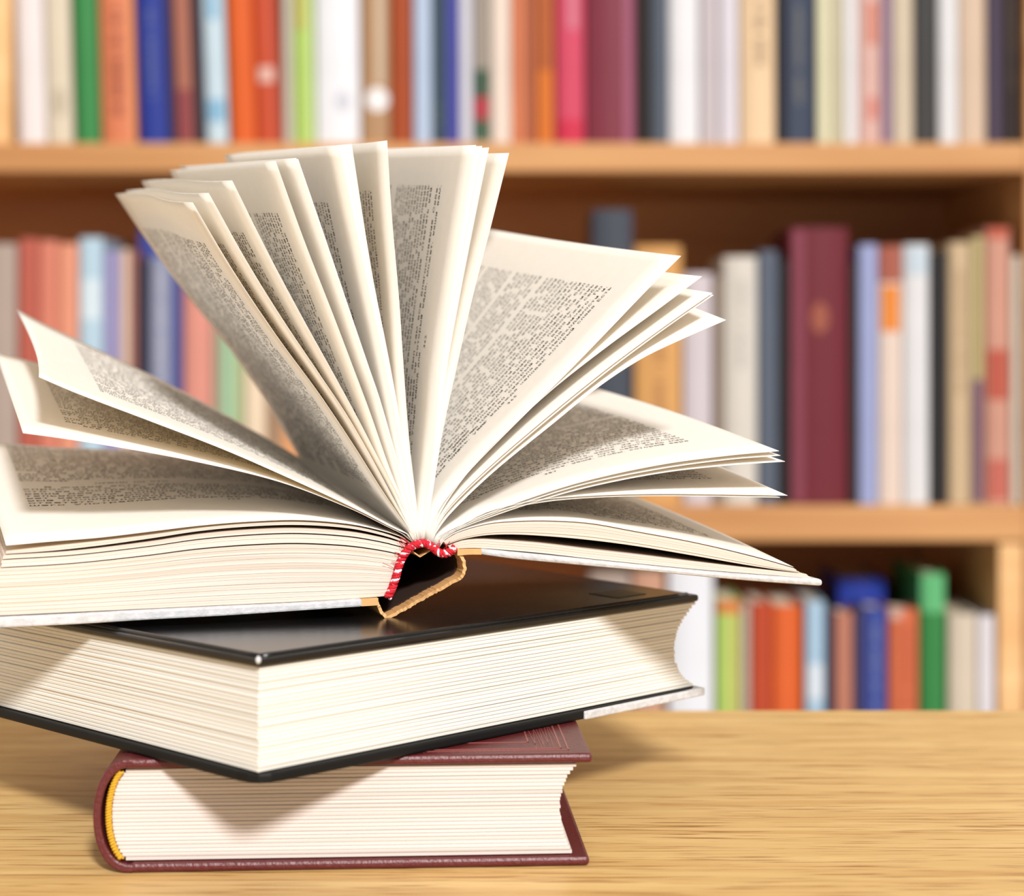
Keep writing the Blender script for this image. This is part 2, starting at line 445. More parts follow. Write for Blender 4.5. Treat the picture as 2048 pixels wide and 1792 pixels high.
G1, G2, G3 = 'books on the upper shelf', 'books on the middle shelf', 'books on the lower shelf'
up = [
 (36, 92, (244, 234, 232), 'white spined book first from the wooden upright on the upper shelf', (), 1.5),
 (95, 146, (228, 214, 190), 'cream book left of the bright green one on the upper shelf', (('disc', 175, 235, (200, 186, 162), -.5, .5),), 1.5),
 (150, 200, (58, 142, 76), 'bright green book on the upper shelf', (('band', -60, 286, (40, 110, 56), -.95, -.62),), 1.5),
 (203, 272, (222, 130, 90), 'salmon orange book with dark spine lettering between green and blue books', (('title', 20, 235, (160, 84, 62), -.35, .35), ('band', -60, 286, (240, 160, 110), .68, .95)), 1.5),
 (280, 338, (38, 58, 152), 'royal blue book on the upper shelf', (('title', 20, 200, (92, 104, 160), -.3, .3),), 2.0),
 (339, 353, (62, 50, 76), 'thin dark violet book right of the royal blue one', (), 2.0),
 (354, 388, (178, 112, 92), 'brownish pink book between two thin dark books on the upper shelf', (('band', 180, 286, (150, 70, 74)),), 2.0),
 (389, 412, (52, 36, 50), 'thin blackish book left of the pale blue one on the upper shelf', (), 2.0),
 (413, 456, (204, 226, 238), 'pale blue and white book left of the orange one', (('band', 200, 245, (140, 190, 220)), ('band', -60, 40, (130, 185, 220), -.4, .4)), 2.0),
 (463, 512, (228, 100, 36), 'vivid orange book left of the red orange one on the upper shelf', (), 2.0),
 (513, 566, (206, 82, 48), 'red orange book with a pale label across its spine', (('label', 135, 166, (236, 190, 176), -.7, .9), ('band', -60, 286, (170, 62, 40), .5, .95)), 2.0),
 (568, 588, (206, 198, 182), 'thin greyish cream book left of the lime green one', (), .8),
 (589, 630, (182, 214, 108), 'lime green book on the upper shelf', (('band', -60, 60, (196, 190, 100), -.9, .3), ('band', -60, 286, (214, 234, 170), .6, .95)), .8),
 (632, 720, (246, 247, 252), 'wide white book with a grey round emblem low on its spine', (('disc', 182, 225, (214, 216, 226), -.1, .6),), .5),
 (723, 780, (186, 146, 108), 'tan book with a white round sticker on its spine', (('disc', 176, 224, (252, 250, 250), -.7, .95), ('band', -60, 170, (210, 190, 165), .1, .6)), .3),
 (782, 825, (172, 76, 34), 'rust brown book right of the tan one with a sticker', (), .3),
 (828, 864, (190, 208, 234), 'light blue book right of the rust brown one', (), .3),
 (866, 892, (62, 82, 98), 'dark teal book right of the light blue one', (('title', 215, 260, (120, 130, 100), -.4, .4),), .3),
 (893, 918, (76, 80, 170), 'violet blue book right of the dark teal one', (), .3),
 (920, 945, (222, 222, 234), 'lavender white book right of the violet blue one', (), .3),
 (947, 980, (166, 156, 144), 'grey book with red and green bands low on its spine', (('band', 140, 195, (52, 88, 66)), ('band', 195, 240, (190, 52, 70)), ('band', 240, 282, (56, 96, 70))), .3),
 (982, 1022, (244, 226, 212), 'pinkish cream book left of the salmon one', (), .3),
 (1024, 1050, (226, 134, 94), 'salmon book left of the brownish red one', (), .3),
 (1052, 1072, (190, 108, 76), 'thin brownish red book between salmon and orange books', (), .3),
 (1074, 1108, (226, 124, 48), 'orange book left of the crimson pink one', (('band', -60, 140, (188, 100, 54)),), .3),
 (1112, 1170, (218, 78, 106), 'crimson pink book on the upper shelf', (('band', -60, 60, (214, 120, 140), -.2, .6), ('band', 240, 286, (214, 50, 80))), .2),
 (1173, 1272, (132, 52, 68), 'wide plain maroon book next to the crimson pink one', (('band', -60, 286, (168, 98, 124), .55, .93),), .2),  # mauve band paints the lighting along the rounded spine
 (1276, 1302, (44, 38, 38), 'black book right of the wide plain maroon one', (), .2),
 (1304, 1335, (88, 98, 112), 'slate grey book right of a black one on the upper shelf', (), .2),
 (1338, 1400, (242, 242, 246), 'plain white book right of the slate grey one', (), .2),
 (1402, 1438, (208, 198, 202), 'pinkish grey book right of the plain white one', (), .2),
 (1440, 1478, (230, 224, 234), 'pale lavender book left of the peach one', (), .2),
 (1482, 1552, (244, 212, 172), 'peach book with dark lettering high on its spine', (('title', 0, 142, (168, 140, 112), -.2, .45),), .2),
 (1556, 1632, (62, 72, 94), 'navy book with pale gold lettering on its spine', (('title', 10, 210, (118, 118, 112), -.1, .35), ('band', -60, 286, (40, 42, 52), -.95, -.55)), .2),
 (1635, 1662, (236, 232, 196), 'pale yellow book right of the navy one', (), .2),
 (1664, 1688, (214, 206, 176), 'thin khaki cream book right of the pale yellow one', (), .2),
 (1690, 1716, (242, 240, 242), 'thin white book left of the pink one with red blocks', (), .2),
 (1718, 1764, (226, 184, 174), 'pink book with red blocks on its spine', (('band', 5, 90, (214, 128, 104), -.2, .6), ('band', 195, 240, (218, 130, 116), -.2, .6)), .2),
 (1766, 1784, (160, 132, 160), 'thin mauve book right of the pink one with red blocks', (), .2),
 (1786, 1828, (218, 202, 178), 'beige book left of the charcoal one', (), .2),
 (1830, 1874, (66, 66, 66), 'charcoal book on the upper shelf', (), .2),
 (1878, 1918, (234, 234, 236), 'white book right of the charcoal one', (), .2),
 (1920, 1974, (224, 198, 174), 'beige pink book right of the last white one on the upper shelf', (), .2),
 (1980, 2004, (88, 76, 98), 'thin dark purple book near the right end of the upper shelf', (), .2),
 (2006, 2042, (52, 42, 40), 'blackish brown book last on the upper shelf', (('title', 0, 180, (96, 76, 62), -.3, .3),), .2),
]
for x0, x1, c, lab, mk, ln in up:
    shelf_book(x0, x1, None, S1T, c, lab, mk, lean=-ln, group=G1)

mid = [
 (-26, 32, 488, (182, 164, 152), 'greyish beige book at the left picture edge on the middle shelf', ()),
 (35, 76, 478, (192, 98, 82), 'brick red book near the left end of the middle shelf', ()),
 (77, 114, 482, (222, 134, 112), 'salmon book right of the brick red one on the middle shelf', ()),
 (115, 155, 488, (234, 156, 126), 'light salmon book left of the pale blue one on the middle shelf', ()),
 (157, 205, 476, (188, 216, 232), 'pale blue book on the middle shelf', (('band', 560, 640, (220, 236, 244)),)),
 (206, 240, 502, (158, 152, 196), 'lavender book right of the pale blue one on the middle shelf', ()),
 (241, 260, 500, (226, 196, 174), 'thin peach book right of the lavender one', ()),
 (261, 274, 504, (160, 100, 90), 'thin reddish brown book right of the thin peach one', ()),
 (275, 298, 522, (46, 46, 66), 'thin navy black book in front of the tall blue one', ()),
 (299, 342, 514, (150, 156, 184), 'greyish blue book with faded lettering in front of the tall blue one', (('title', 540, 760, (190, 190, 200), -.3, .3),)),
 (343, 364, 518, (82, 88, 154), 'thin indigo book left of the rose pink one', ()),
 (365, 424, 520, (226, 152, 136), 'rose pink book behind the leftmost upright page', ()),
 (426, 440, 560, (182, 172, 146), 'thin olive beige book right of the rose pink one', ()),
 (441, 468, 570, (172, 208, 170), 'mint green book seen between the fanned pages', ()),
 (469, 486, 580, (192, 206, 156), 'thin pale green book right of the mint green one', ()),
 (488, 530, 580, (244, 222, 192), 'cream book seen low between the fanned pages', ()),
 (1186, 1266, 420, (74, 80, 92), 'tall dark slate book behind the right hand pages', ()),
 (1270, 1364, 492, (224, 168, 102), 'golden tan book with brown lettering behind the right hand pages', (('title', 690, 960, (172, 122, 76), -.2, .3),)),
 (1367, 1426, 548, (218, 208, 214), 'pinkish grey book right of the golden tan one', ()),
 (1428, 1446, 556, (152, 134, 118), 'thin taupe book standing for the shadow between two pale books on the middle shelf', ()),  # shadow between the neighbours, built as a grey brown book
 (1448, 1516, 514, (224, 218, 208), 'off white book left of the slate blue one on the middle shelf', (('title', 560, 740, (196, 190, 182), -.2, .3),)),
 (1518, 1556, 502, (96, 106, 122), 'slate blue book left of the tall maroon one', ()),
 (1558, 1578, 520, (46, 42, 44), 'thin black book touching the left side of the tall maroon one', ()),
 (1582, 1698, 456, (116, 40, 52), 'tall thick maroon book with a gold mark on its spine', (('disc', 606, 668, (164, 90, 70), -.3, .3), ('band', 460, 1006, (146, 76, 92), -.93, -.55))),  # mauve side band is painted lighting; the disc is the gold mark
 (1700, 1716, 530, (54, 46, 46), 'thin black book touching the right side of the tall maroon one', ()),
 (1718, 1756, 490, (164, 174, 218), 'periwinkle blue book on the middle shelf', ()),
 (1758, 1806, 492, (236, 216, 202), 'cream book with a brown top and an orange square on its spine', (('band', 492, 566, (176, 100, 82), -.97, .97), ('label', 572, 664, (238, 144, 62), -.8, .8))),
 (1808, 1860, 490, (232, 232, 234), 'white book with a pale blue top on the middle shelf', (('band', 495, 550, (206, 222, 234)),)),
 (1864, 1896, 506, (44, 43, 44), 'black book right of the white one with a pale blue top', ()),
 (1898, 1942, 486, (212, 186, 150), 'tan book right of a black one near the end of the middle shelf', (('title', 540, 800, (180, 152, 116), -.3, .3),)),
 (1944, 1968, 474, (196, 180, 130), 'mustard and purple striped book near the end of the middle shelf', (('band', 760, 1006, (132, 98, 122)),)),
 (1972, 2022, 456, (214, 158, 138), 'pink book with brick red blocks near the end of the middle shelf', (('band', 456, 478, (206, 104, 82)), ('band', 700, 800, (196, 96, 78)), ('band', 920, 1000, (204, 112, 98)))),
 (2024, 2044, 512, (228, 216, 198), 'cream book last on the middle shelf', ()),
]
for x0, x1, top, c, lab, mk in mid:
    shelf_book(x0, x1, top, S2T, c, lab, mk, group=G2, dep=0.06 if 241 <= x0 < 345 else 0.155)
shelf_book(276, 346, 456, S2T, (70, 88, 172), 'tall blue book standing behind shorter books on the middle shelf', (), Y=2.07, dep=0.13, group=G2)

low = [
 (1180, 1262, 1150, (176, 160, 150), 'greyish taupe book under the open cover on the lower shelf', ()),
 (1266, 1330, 1146, (206, 158, 132), 'pinkish tan book left of the wide white one on the lower shelf', ()),
 (1338, 1428, 1128, (240, 243, 250), 'wide tall white book on the lower shelf', ()),
 (1434, 1482, 1200, (186, 216, 112), 'lime green book with an orange top on the lower shelf', (('band', 1202, 1228, (222, 128, 72), -.97, .97), ('band', 1228, 1560, (204, 190, 112), .2, .75))),
 (1484, 1500, 1208, (200, 180, 168), 'thin greyish pink book between the lime and red orange books', ()),
 (1502, 1544, 1206, (194, 78, 48), 'red orange book on the lower shelf', ()),
 (1546, 1606, 1212, (232, 108, 54), 'bright orange book on the lower shelf', (('band', 1214, 1560, (214, 96, 34), .45, .95),)),
 (1612, 1650, 1204, (176, 208, 232), 'pale blue book on the lower shelf', (('band', 1330, 1400, (224, 236, 246)),)),
 (1652, 1668, 1216, (50, 46, 74), 'thin navy book right of the pale blue one on the lower shelf', ()),
 (1670, 1706, 1226, (196, 130, 108), 'dusty salmon book in front of the tall blue one on the lower shelf', ()),
 (1708, 1726, 1222, (74, 66, 100), 'thin violet black book in front of the tall blue one', ()),
 (1728, 1774, 1216, (62, 80, 160), 'medium blue book with faded lettering on the lower shelf', (('title', 1250, 1420, (120, 130, 170), -.3, .3),)),
 (1778, 1838, 1220, (216, 114, 76), 'terracotta orange book on the lower shelf', (('title', 1250, 1420, (190, 90, 60), -.1, .5), ('band', 1222, 1240, (226, 190, 176), -.9, -.2))),
 (1842, 1892, 1148, (58, 138, 74), 'tall green book with a light green top on the lower shelf', (('band', 1150, 1226, (104, 192, 128), -.97, .97),)),
 (1898, 1956, 1230, (220, 206, 186), 'beige book near the end of the lower shelf', ()),
 (1958, 1990, 1232, (238, 234, 240), 'lavender white book last on the lower shelf', ()),
]
for x0, x1, top, c, lab, mk in low:
    shelf_book(x0, x1, top, S3T, c, lab, mk, group=G3, dep=0.06 if 1670 <= x0 < 1800 else 0.155)
shelf_book(1678, 1772, 1158, S3T, (44, 66, 168), 'tall royal blue book standing behind shorter books on the lower shelf', (), Y=2.07, dep=0.13, group=G3)
shelf_book(1786, 1836, 1172, S3T, (34, 70, 40), 'dark green book standing behind the terracotta orange one', (), Y=2.19, dep=0.13, group=G3)

# ------------------------------------------------------------------ the maroon book (bottom of the stack)
LOW_H = 0.0358
th = math.radians(3.4)
lo_root = empty('hardback_book', tuple(W(240, 1748, 0.5984)[:2]) + (TZ + 0.0002,), 'closed maroon leather hardback lying at the bottom of the stack', 'book', rz=th)
LW, LD = 0.1485, 0.205
bt = 0.0030
def board(name, x0, x1, y0, y1, z0, z1, mat, parent, bev):
    return box(name, (x0, y0, z0), (x1, y1, z1), mat, parent, bev)
board('lower_cover', 0.003, LW, 0, LD, 0, bt, M['maroon'], lo_root, 0.0011)
up_c = board('upper_cover', 0.001, LW + 0.001, 0, LD, LOW_H - bt, LOW_H, M['maroon'], lo_root, 0.0011)
# rounded spine with folded-in joint
n = 18
prof = []
for i in range(n + 1):
    a = -math.pi / 2 + math.pi * i / n
    zz = LOW_H / 2 + LOW_H / 2 * math.sin(a)
    xx = 0.004 - 0.0125 * max(0.0, math.cos(a)) ** 0.75
    prof.append((xx, zz))
pin = []
for i in range(n + 1):
    a = -math.pi / 2 + math.pi * i / n
    zz = LOW_H / 2 + (LOW_H / 2 - 0.0024) * math.sin(a)
    xx = 0.005 - 0.0110 * max(0.0, math.cos(a)) ** 0.75
    pin.append((xx, zz))
v, f = [], []
m_ = n + 1
for yy in (0.0, LD):
    v += [(p[0], yy, p[1]) for p in prof] + [(p[0], yy, p[1]) for p in pin]
for i in range(n):
    f += [(i, i + 1, 2 * m_ + i + 1, 2 * m_ + i), (m_ + i + 1, m_ + i, 3 * m_ + i, 3 * m_ + i + 1),
          (i + 1, i, m_ + i, m_ + i + 1), (2 * m_ + i, 2 * m_ + i + 1, 3 * m_ + i + 1, 3 * m_ + i)]
f += [(0, 2 * m_, 3 * m_, m_), (n, 2 * m_ - 1, 4 * m_ - 1, 3 * m_ - 1)]
sp = mesh_obj('spine', v, f, M['maroon'], lo_root, smooth=False)
bevel_mod(sp, 0.0006, 2)
# page block: signatures, rounded at the spine, hollow at the fore edge
ns = 24
z_lo, z_hi = bt + 0.0003, LOW_H - bt - 0.0005
for i in range(ns):
    a0, a1 = i / ns, (i + 1) / ns
    za, zb = z_lo + (z_hi - z_lo) * a0, z_lo + (z_hi - z_lo) * a1 - 0.00010
    q = 2 * (a0 + a1) / 2 - 1
    left = 0.0035 - 0.0064 * math.sqrt(max(0, 1 - q * q * 0.97))
    right = LW - 0.0050 - 0.0042 * (1 - q * q) + 0.002 * max(0, q) ** 6 + rnd.uniform(-0.0002, 0.0002)
    fy = 0.0026 + rnd.uniform(-0.00012, 0.00012)
    o = box('signature', (left, fy, za), (right, LD - 0.003, zb), M['edge_low'], lo_root, 0.0002)
# yellow headband
pts = []
for i in range(40):
    q = -0.92 + 1.84 * i / 39
    pts.append((0.0030 - 0.0068 * math.sqrt(max(0, 1 - q * q * 0.97)), 0.0018, LOW_H / 2 + q * (LOW_H / 2 - bt)))
hb = tube('headband', pts, 0.0009, M['yellow'], lo_root)
pp = np.array(pts)
for ph in (0, math.pi):
    w = np.linspace(0, 1, 160)
    c = np.stack([np.interp(w, np.linspace(0, 1, 40), pp[:, k]) for k in range(3)], axis=1)
    ang = w * 2 * math.pi * 15 + ph
    c[:, 0] += 0.0007 * np.cos(ang)
    c[:, 1] += 0.0007 * np.sin(ang) - 0.0002
    tube('thread', c, 0.00045, M['yellow'], hb, seg=5)
# blind tooling on the upper cover: border fillets and the streaks of rubbed leather
tz = LOW_H
fil = []
for k_, inset in enumerate((0.0062, 0.0085, 0.0185)):
    bm = bmesh.new()
    hw_ = 0.0003
    for (xa, ya, xb, yb) in ((0.03, inset, LW - inset, inset), (LW - inset, inset, LW - inset, LD - inset)):
        x0, x1 = min(xa, xb) - hw_, max(xa, xb) + hw_
        y0, y1 = min(ya, yb) - hw_, max(ya, yb) + hw_
        mtx = Matrix.Translation(((x0 + x1) / 2, (y0 + y1) / 2, tz)) @ Matrix.Diagonal((x1 - x0, y1 - y0, 0.0003, 1))
        bmesh.ops.create_cube(bm, size=1, matrix=mtx)
    bm_obj('tooled_line', bm, M['tool'], up_c)
for i in range(9):
    bm = bmesh.new()
    x = LW - 0.0095 - i * 0.0009 - rnd.uniform(0, 0.0003)
    mtx = Matrix.Translation((x, 0.03 + rnd.uniform(-.004, .006), tz)) @ Matrix.Rotation(rnd.uniform(-.04, .04), 4, 'Z') @ Matrix.Diagonal((0.00022, 0.040, 0.00022, 1))
    bmesh.ops.create_cube(bm, size=1, matrix=mtx)
    bm_obj('tooled_line', bm, M['tool'], up_c)
for i in range(26):
    bm = bmesh.new()
    x = LW - 0.022 - i * 0.0016 - rnd.uniform(0, 0.0006)
    mtx = Matrix.Translation((x, 0.0058 + rnd.uniform(0, .001), tz)) @ Matrix.Rotation(rnd.uniform(-.2, .2), 4, 'Z') @ Matrix.Diagonal((0.0002, 0.0040, 0.0002, 1))
    bmesh.ops.create_cube(bm, size=1, matrix=mtx)
    bm_obj('tooled_line', bm, M['tool'], up_c)

# ------------------------------------------------------------------ the black book (middle)
MZ0 = LOW_H + 0.0004
MZ1 = 0.0736
C0 = np.array((-0.0752, 0.564))
e1 = np.array((0.7055, 0.7087)); e2 = np.array((-0.7087, 0.7055)); e2r = np.array((-0.60, 0.80))
L1, L2 = 0.2035, 0.160
mid_root = empty('hardback_book', (C0[0], C0[1], TZ + MZ0), 'thick closed book with glossy black cover in the middle of the stack', 'book')
def mp_(a, b):     # a along the fore edge, b towards the spine, racked a little
    s = a / L1
    return (e1 * a + (e2 * (1 - s) + e2r * s) * b)
H2 = MZ1 - MZ0
ct = 0.0031
def rounded_quad(ov, r):
    """corner-rounded footprint, ov = overhang"""
    c = [(-ov, -ov), (L1 + ov, -ov), (L1 + ov, L2 + ov), (-ov, L2 + ov)]
    out = []
    for i, (a, b) in enumerate(c):
        pa, pb = c[i - 1], c[(i + 1) % 4]
        da = np.array(pa) - np.array((a, b)); da = da / np.linalg.norm(da)
        db = np.array(pb) - np.array((a, b)); db = db / np.linalg.norm(db)
        P = np.array((a, b))
        for t in np.linspace(0, 1, 5):
            q = P + da * r * (1 - t) ** 2 + db * r * t ** 2
            out.append(tuple(mp_(q[0], q[1])))
    return out
prism('lower_cover', rounded_quad(0.0022, 0.010), 0.0, ct, M['black_edge'], mid_root, 0.0008)
uc = prism('upper_cover', rounded_quad(0.0012, 0.0015), H2 - ct * 0.8, H2, M['black'], mid_root, 0.0008)
# bead that runs round the upper cover just inside its edge
bead = []
for (a, b) in ((0.002, L2 - 0.01), (0.002, 0.002), (L1 - 0.003, 0.002)):
    bead.append(np.array((*mp_(a, b), H2 + 0.0000)))
for i in range(2):
    p = np.linspace(bead[i], bead[i + 1], 30)
    tube('cover_bead', p, 0.0010, M['black'], uc, seg=8)
# white worn tip at the near corner
bm = bmesh.new()
bmesh.ops.create_icosphere(bm, subdivisions=2, radius=0.0013)
for v_ in bm.verts:
    v_.co = Vector((v_.co.x * 0.7, v_.co.y, v_.co.z)) + Vector((*mp_(-0.0003, -0.0003), H2 - 0.0005))
bm_obj('worn_corner', bm, M['board'], uc, smooth=True)
# reflection on the upper cover, painted as a dark green patch
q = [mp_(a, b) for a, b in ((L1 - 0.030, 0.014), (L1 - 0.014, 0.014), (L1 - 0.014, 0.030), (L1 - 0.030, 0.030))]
prism('painted_reflection', q, H2, H2 + 0.0002, M['green_reflection'], uc)
# rubbed pale edge of the lower board towards the far right
qa = [mp_(a, b) for a, b in ((0.140, -0.0030), (L1 + 0.0026, -0.0030), (L1 + 0.0026, 0.010), (0.140, 0.001))]
prism('worn_edge', qa, -0.0001, ct * 0.92, M['board'], mid_root, 0.0006)
# spine of the black book, away from the camera
qs = [mp_(a, b) for a, b in ((0, L2 + 0.0008), (L1, L2 + 0.0008), (L1, L2 + 0.0032), (0, L2 + 0.0032))]
prism('spine', qs, ct, H2 - ct * 0.8, M['black'], mid_root, 0.0006)
ns = 26
za_, zb_ = ct + 0.0002, H2 - ct * 0.8 - 0.0002
for i in range(ns):
    a0, a1 = i / ns, (i + 1) / ns
    q = (a0 + a1) - 1
    end = L1 - 0.0008 - 0.0105 * (1 - abs(q + 0.08) ** 2.2) + 0.003 * max(0, -q) ** 4
    j1, j2 = rnd.uniform(-0.0003, 0.0003), rnd.uniform(-0.0003, 0.0003)
    poly = []
    na = 10
    bow = lambda s: 0.0006 * math.sin(s * 9 + i * 0.25)
    for k_ in range(na + 1):
        poly.append(tuple(mp_(0.0004 + j1 + (end - 0.0004) * k_ / na, 0.0004 + j2)))
    poly.append(tuple(mp_(end - 0.001, L2)))
    poly.append(tuple(mp_(0.0004 + j1, L2)))
    prism('signature', poly, za_ + (zb_ - za_) * a0, za_ + (zb_ - za_) * a1 - 0.00008, M['edge_mid'], mid_root, 0.00022, 1)

# ------------------------------------------------------------------ the open book (top)
PX0, PY0 = -0.0383, 0.650
SL, SR = 0.30, -0.12                    # run of the tail edges: both halves come a little towards the camera
AX = np.array((-0.287, 0.957, 0.0))     # along the spine, away from the camera
PH = 0.176
def FP(px, py):
    r = (px - 1024) / F
    k = SL if r * PY0 < PX0 else SR
    Y = (PY0 - k * PX0) / (1 - k * r)
    return W(px, py, Y)
OB = W(770, 1236, 0.648); OB[2] = TZ + MZ1 + 0.0004
ob_root = empty('open_book', tuple(OB), 'open book with fanned printed pages and red headband on top of the stack', 'book')

class Leaf:
    def __init__(self, front, back, dy=0.168, rootz=0.004, wave=0.0, wave2=0.0, curl=1.0, hollow=0.0):
        self.C = catmull([FP(*p) for p in front], 60)
        self.len = np.sum(np.linalg.norm(np.diff(self.C, axis=0), axis=1))
        tip = self.C[-1]
        self.a0 = AX * PH + np.array((0, 0, rootz))
        self.a1 = W(back[0], back[1], tip[1] + dy) - tip
        self.wave, self.wave2, self.curl, self.hollow = wave, wave2, curl, hollow
        self.g = np.linspace(0, 1, 60)
        T = np.gradient(self.C, axis=0)
        nrm = np.cross(T, self.a0[None, :] * 0.5 + self.a1[None, :] * 0.5)
        self.N = nrm / np.linalg.norm(nrm, axis=1)[:, None]
    def P(self, s, t):
        s = np.asarray(s, float); t = np.asarray(t, float)
        c = np.stack([np.interp(s, self.g, self.C[:, k]) for k in range(3)], axis=-1)
        n = np.stack([np.interp(s, self.g, self.N[:, k]) for k in range(3)], axis=-1)
        m = s ** self.curl
        a = self.a0 * (1 - m)[..., None] + self.a1 * m[..., None]
        off = s ** 1.5 * (self.wave * np.sin(math.pi * t) + self.wave2 * np.sin(2 * math.pi * t)) 
        u = np.stack([np.interp(np.clip(s + 0.01, 0, 1), self.g, self.C[:, k]) - np.interp(np.clip(s - 0.01, 0, 1), self.g, self.C[:, k]) for k in range(3)], axis=-1)
        u = u / np.maximum(np.linalg.norm(u, axis=-1), 1e-9)[..., None]
        return c + a * t[..., None] + n * off[..., None] + u * (self.hollow * s ** 4 * np.sin(math.pi * t))[..., None]
    def Nrm(self, s, t):
        d = 0.004
        du = self.P(np.clip(s + d, 0, 1), t) - self.P(np.clip(s - d, 0, 1), t)
        dv = self.P(s, np.clip(t + d, 0, 1)) - self.P(s, np.clip(t - d, 0, 1))
        n = np.cross(du, dv)
        return n / np.maximum(np.linalg.norm(n, axis=-1), 1e-12)[..., None]

TH = 0.00010
def build_leaf(leaf, ns=36, nt=12):
    S, T = np.meshgrid(np.linspace(0, 1, ns), np.linspace(0, 1, nt), indexing='ij')
    p = leaf.P(S.ravel(), T.ravel()); n = leaf.Nrm(S.ravel(), T.ravel())
    v = np.vstack([p + n * TH / 2, p - n * TH / 2])
    f = []
    b = ns * nt
    for i in range(ns - 1):
        for j in range(nt - 1):
            q = (i * nt + j, (i + 1) * nt + j, (i + 1) * nt + j + 1, i * nt + j + 1)
            f.append(q); f.append(tuple(b + k for k in reversed(q)))
    for i in range(ns - 1):
        for j in (0, nt - 1):
            q = (i * nt + j, (i + 1) * nt + j, b + (i + 1) * nt + j, b + i * nt + j)
            f.append(q if j else q[::-1])
    for j in range(nt - 1):
        for i in (0, ns - 1):
            q = (i * nt + j, i * nt + j + 1, b + i * nt + j + 1, b + i * nt + j)
            f.append(q[::-1] if i else q)
    return mesh_obj('page', v, f, M['paper'], ob_root, OB, smooth=True)

# --- type: glyph outlines of the built-in font, set in lines and laid on the pages
_gly = {}
_fc = bpy.data.curves.new('type', 'FONT'); _fc.resolution_u = 1; _fc.fill_mode = 'FRONT'; _fc.offset = 0.006
_fo = bpy.data.objects.new('type', _fc); COL.objects.link(_fo)
def glyph(ch):
    if ch not in _gly:
        _fc.body = ch
        bpy.context.view_layer.update()
        ev = _fo.evaluated_get(bpy.context.evaluated_depsgraph_get())
        me = ev.to_mesh()
        vv = np.array([q.co[:2] for q in me.vertices]) if len(me.vertices) else np.zeros((0, 2))
        ff = [tuple(q.vertices) for q in me.polygons]
        _gly[ch] = (vv, ff, (vv[:, 0].max() + 0.09) if len(vv) else 0.55)
        ev.to_mesh_clear()
    return _gly[ch]

WORDS = ('и в не на что он как это по но они мы за то все так от же для если был бы уже или ни быть него до вас опять вам ведь там потом себя ничего ей может '
         'тут где есть надо ней чего себе чтобы день слово жизнь время человек вера сердце брат закон путь мир дело люди свет правда любовь надежда который '
         'употребление благословение необходимости положительно угождаю многих спаслись выбор лучший наши дни ответить следует краткому выражение сначала '
         'народ земля царство сила слава пророк книга истина помощь ученик').split()
def make_lines(n, chars, rg):
    out = []
    for i in range(n):
        line = '   ' if rg.random() < 0.14 else ''
        end = rg.random() < 0.1
        lim = chars * (rg.uniform(0.3, 0.8) if end else 1)
        while len(line) < lim - 3:
            w_ = rg.choice(WORDS)
            if rg.random() < 0.07: w_ = w_.capitalize()
            line += w_ + rg.choice(('', '', '', '', '', ',', '.')) + ' '
        line = line.strip(' ') if not line.startswith('   ') else line.rstrip()
        out.append((line[:chars], not end))
    return out

def print_page(page, leaf, sgn, lines, s_in=0.13, s_out=0.86, t_top=0.93, pitch=0.0037, size=0.0027, folio=None, folio_pos=0.5, seed=0):
    """sgn +1: the face along +N reads from the spine outwards; -1: the other face reads towards the spine"""
    V, Fc = [], []
    nv = 0
    Lh = np.linalg.norm(leaf.a0) * 0.5 + np.linalg.norm(leaf.a1) * 0.5
    width = (s_out - s_in) * leaf.len
    t = t_top
    for line, just in lines:
        if line is None:
            t -= 0.6 * pitch / Lh; continue
        adv = sum(glyph(c)[2] for c in line) * size
        nsp = max(1, line.strip().count(' '))
        extra, xk = 0.0, 1.0
        if just:
            xk = min(max(width / adv, 0.7), 1.6)
        x = 0.0
        for c in line:
            gv, gf, ga = glyph(c)
            if len(gv):
                xs = x + gv[:, 0] * size * xk
                ts = t + gv[:, 1] * size / Lh
                s = (s_in + xs / leaf.len) if sgn > 0 else (s_out - xs / leaf.len)
                if xs.max() < width * 1.02:
                    V.append(np.stack([s, ts], axis=1))
                    Fc += [tuple(k + nv for k in q) for q in gf]
                    nv += len(gv)
            x += ga * size * xk
        t -= pitch / Lh
    if folio:
        x = width * folio_pos
        t -= 0.35 * pitch / Lh
        for c in folio:
            gv, gf, ga = glyph(c)
            xs = x + gv[:, 0] * size
            s = (s_in + xs / leaf.len) if sgn > 0 else (s_out - xs / leaf.len)
            V.append(np.stack([s, t + gv[:, 1] * size / Lh], axis=1))
            Fc += [tuple(k + nv for k in q) for q in gf]; nv += len(gv)
            x += ga * size
    uv = np.vstack(V)
    s, t = np.clip(uv[:, 0], 0, 1), np.clip(uv[:, 1], 0, 1)
    p = leaf.P(s, t) + leaf.Nrm(s, t) * (sgn * (TH / 2 + 0.00006))
    return mesh_obj('printed_text', p, Fc, M['ink'], page, OB)

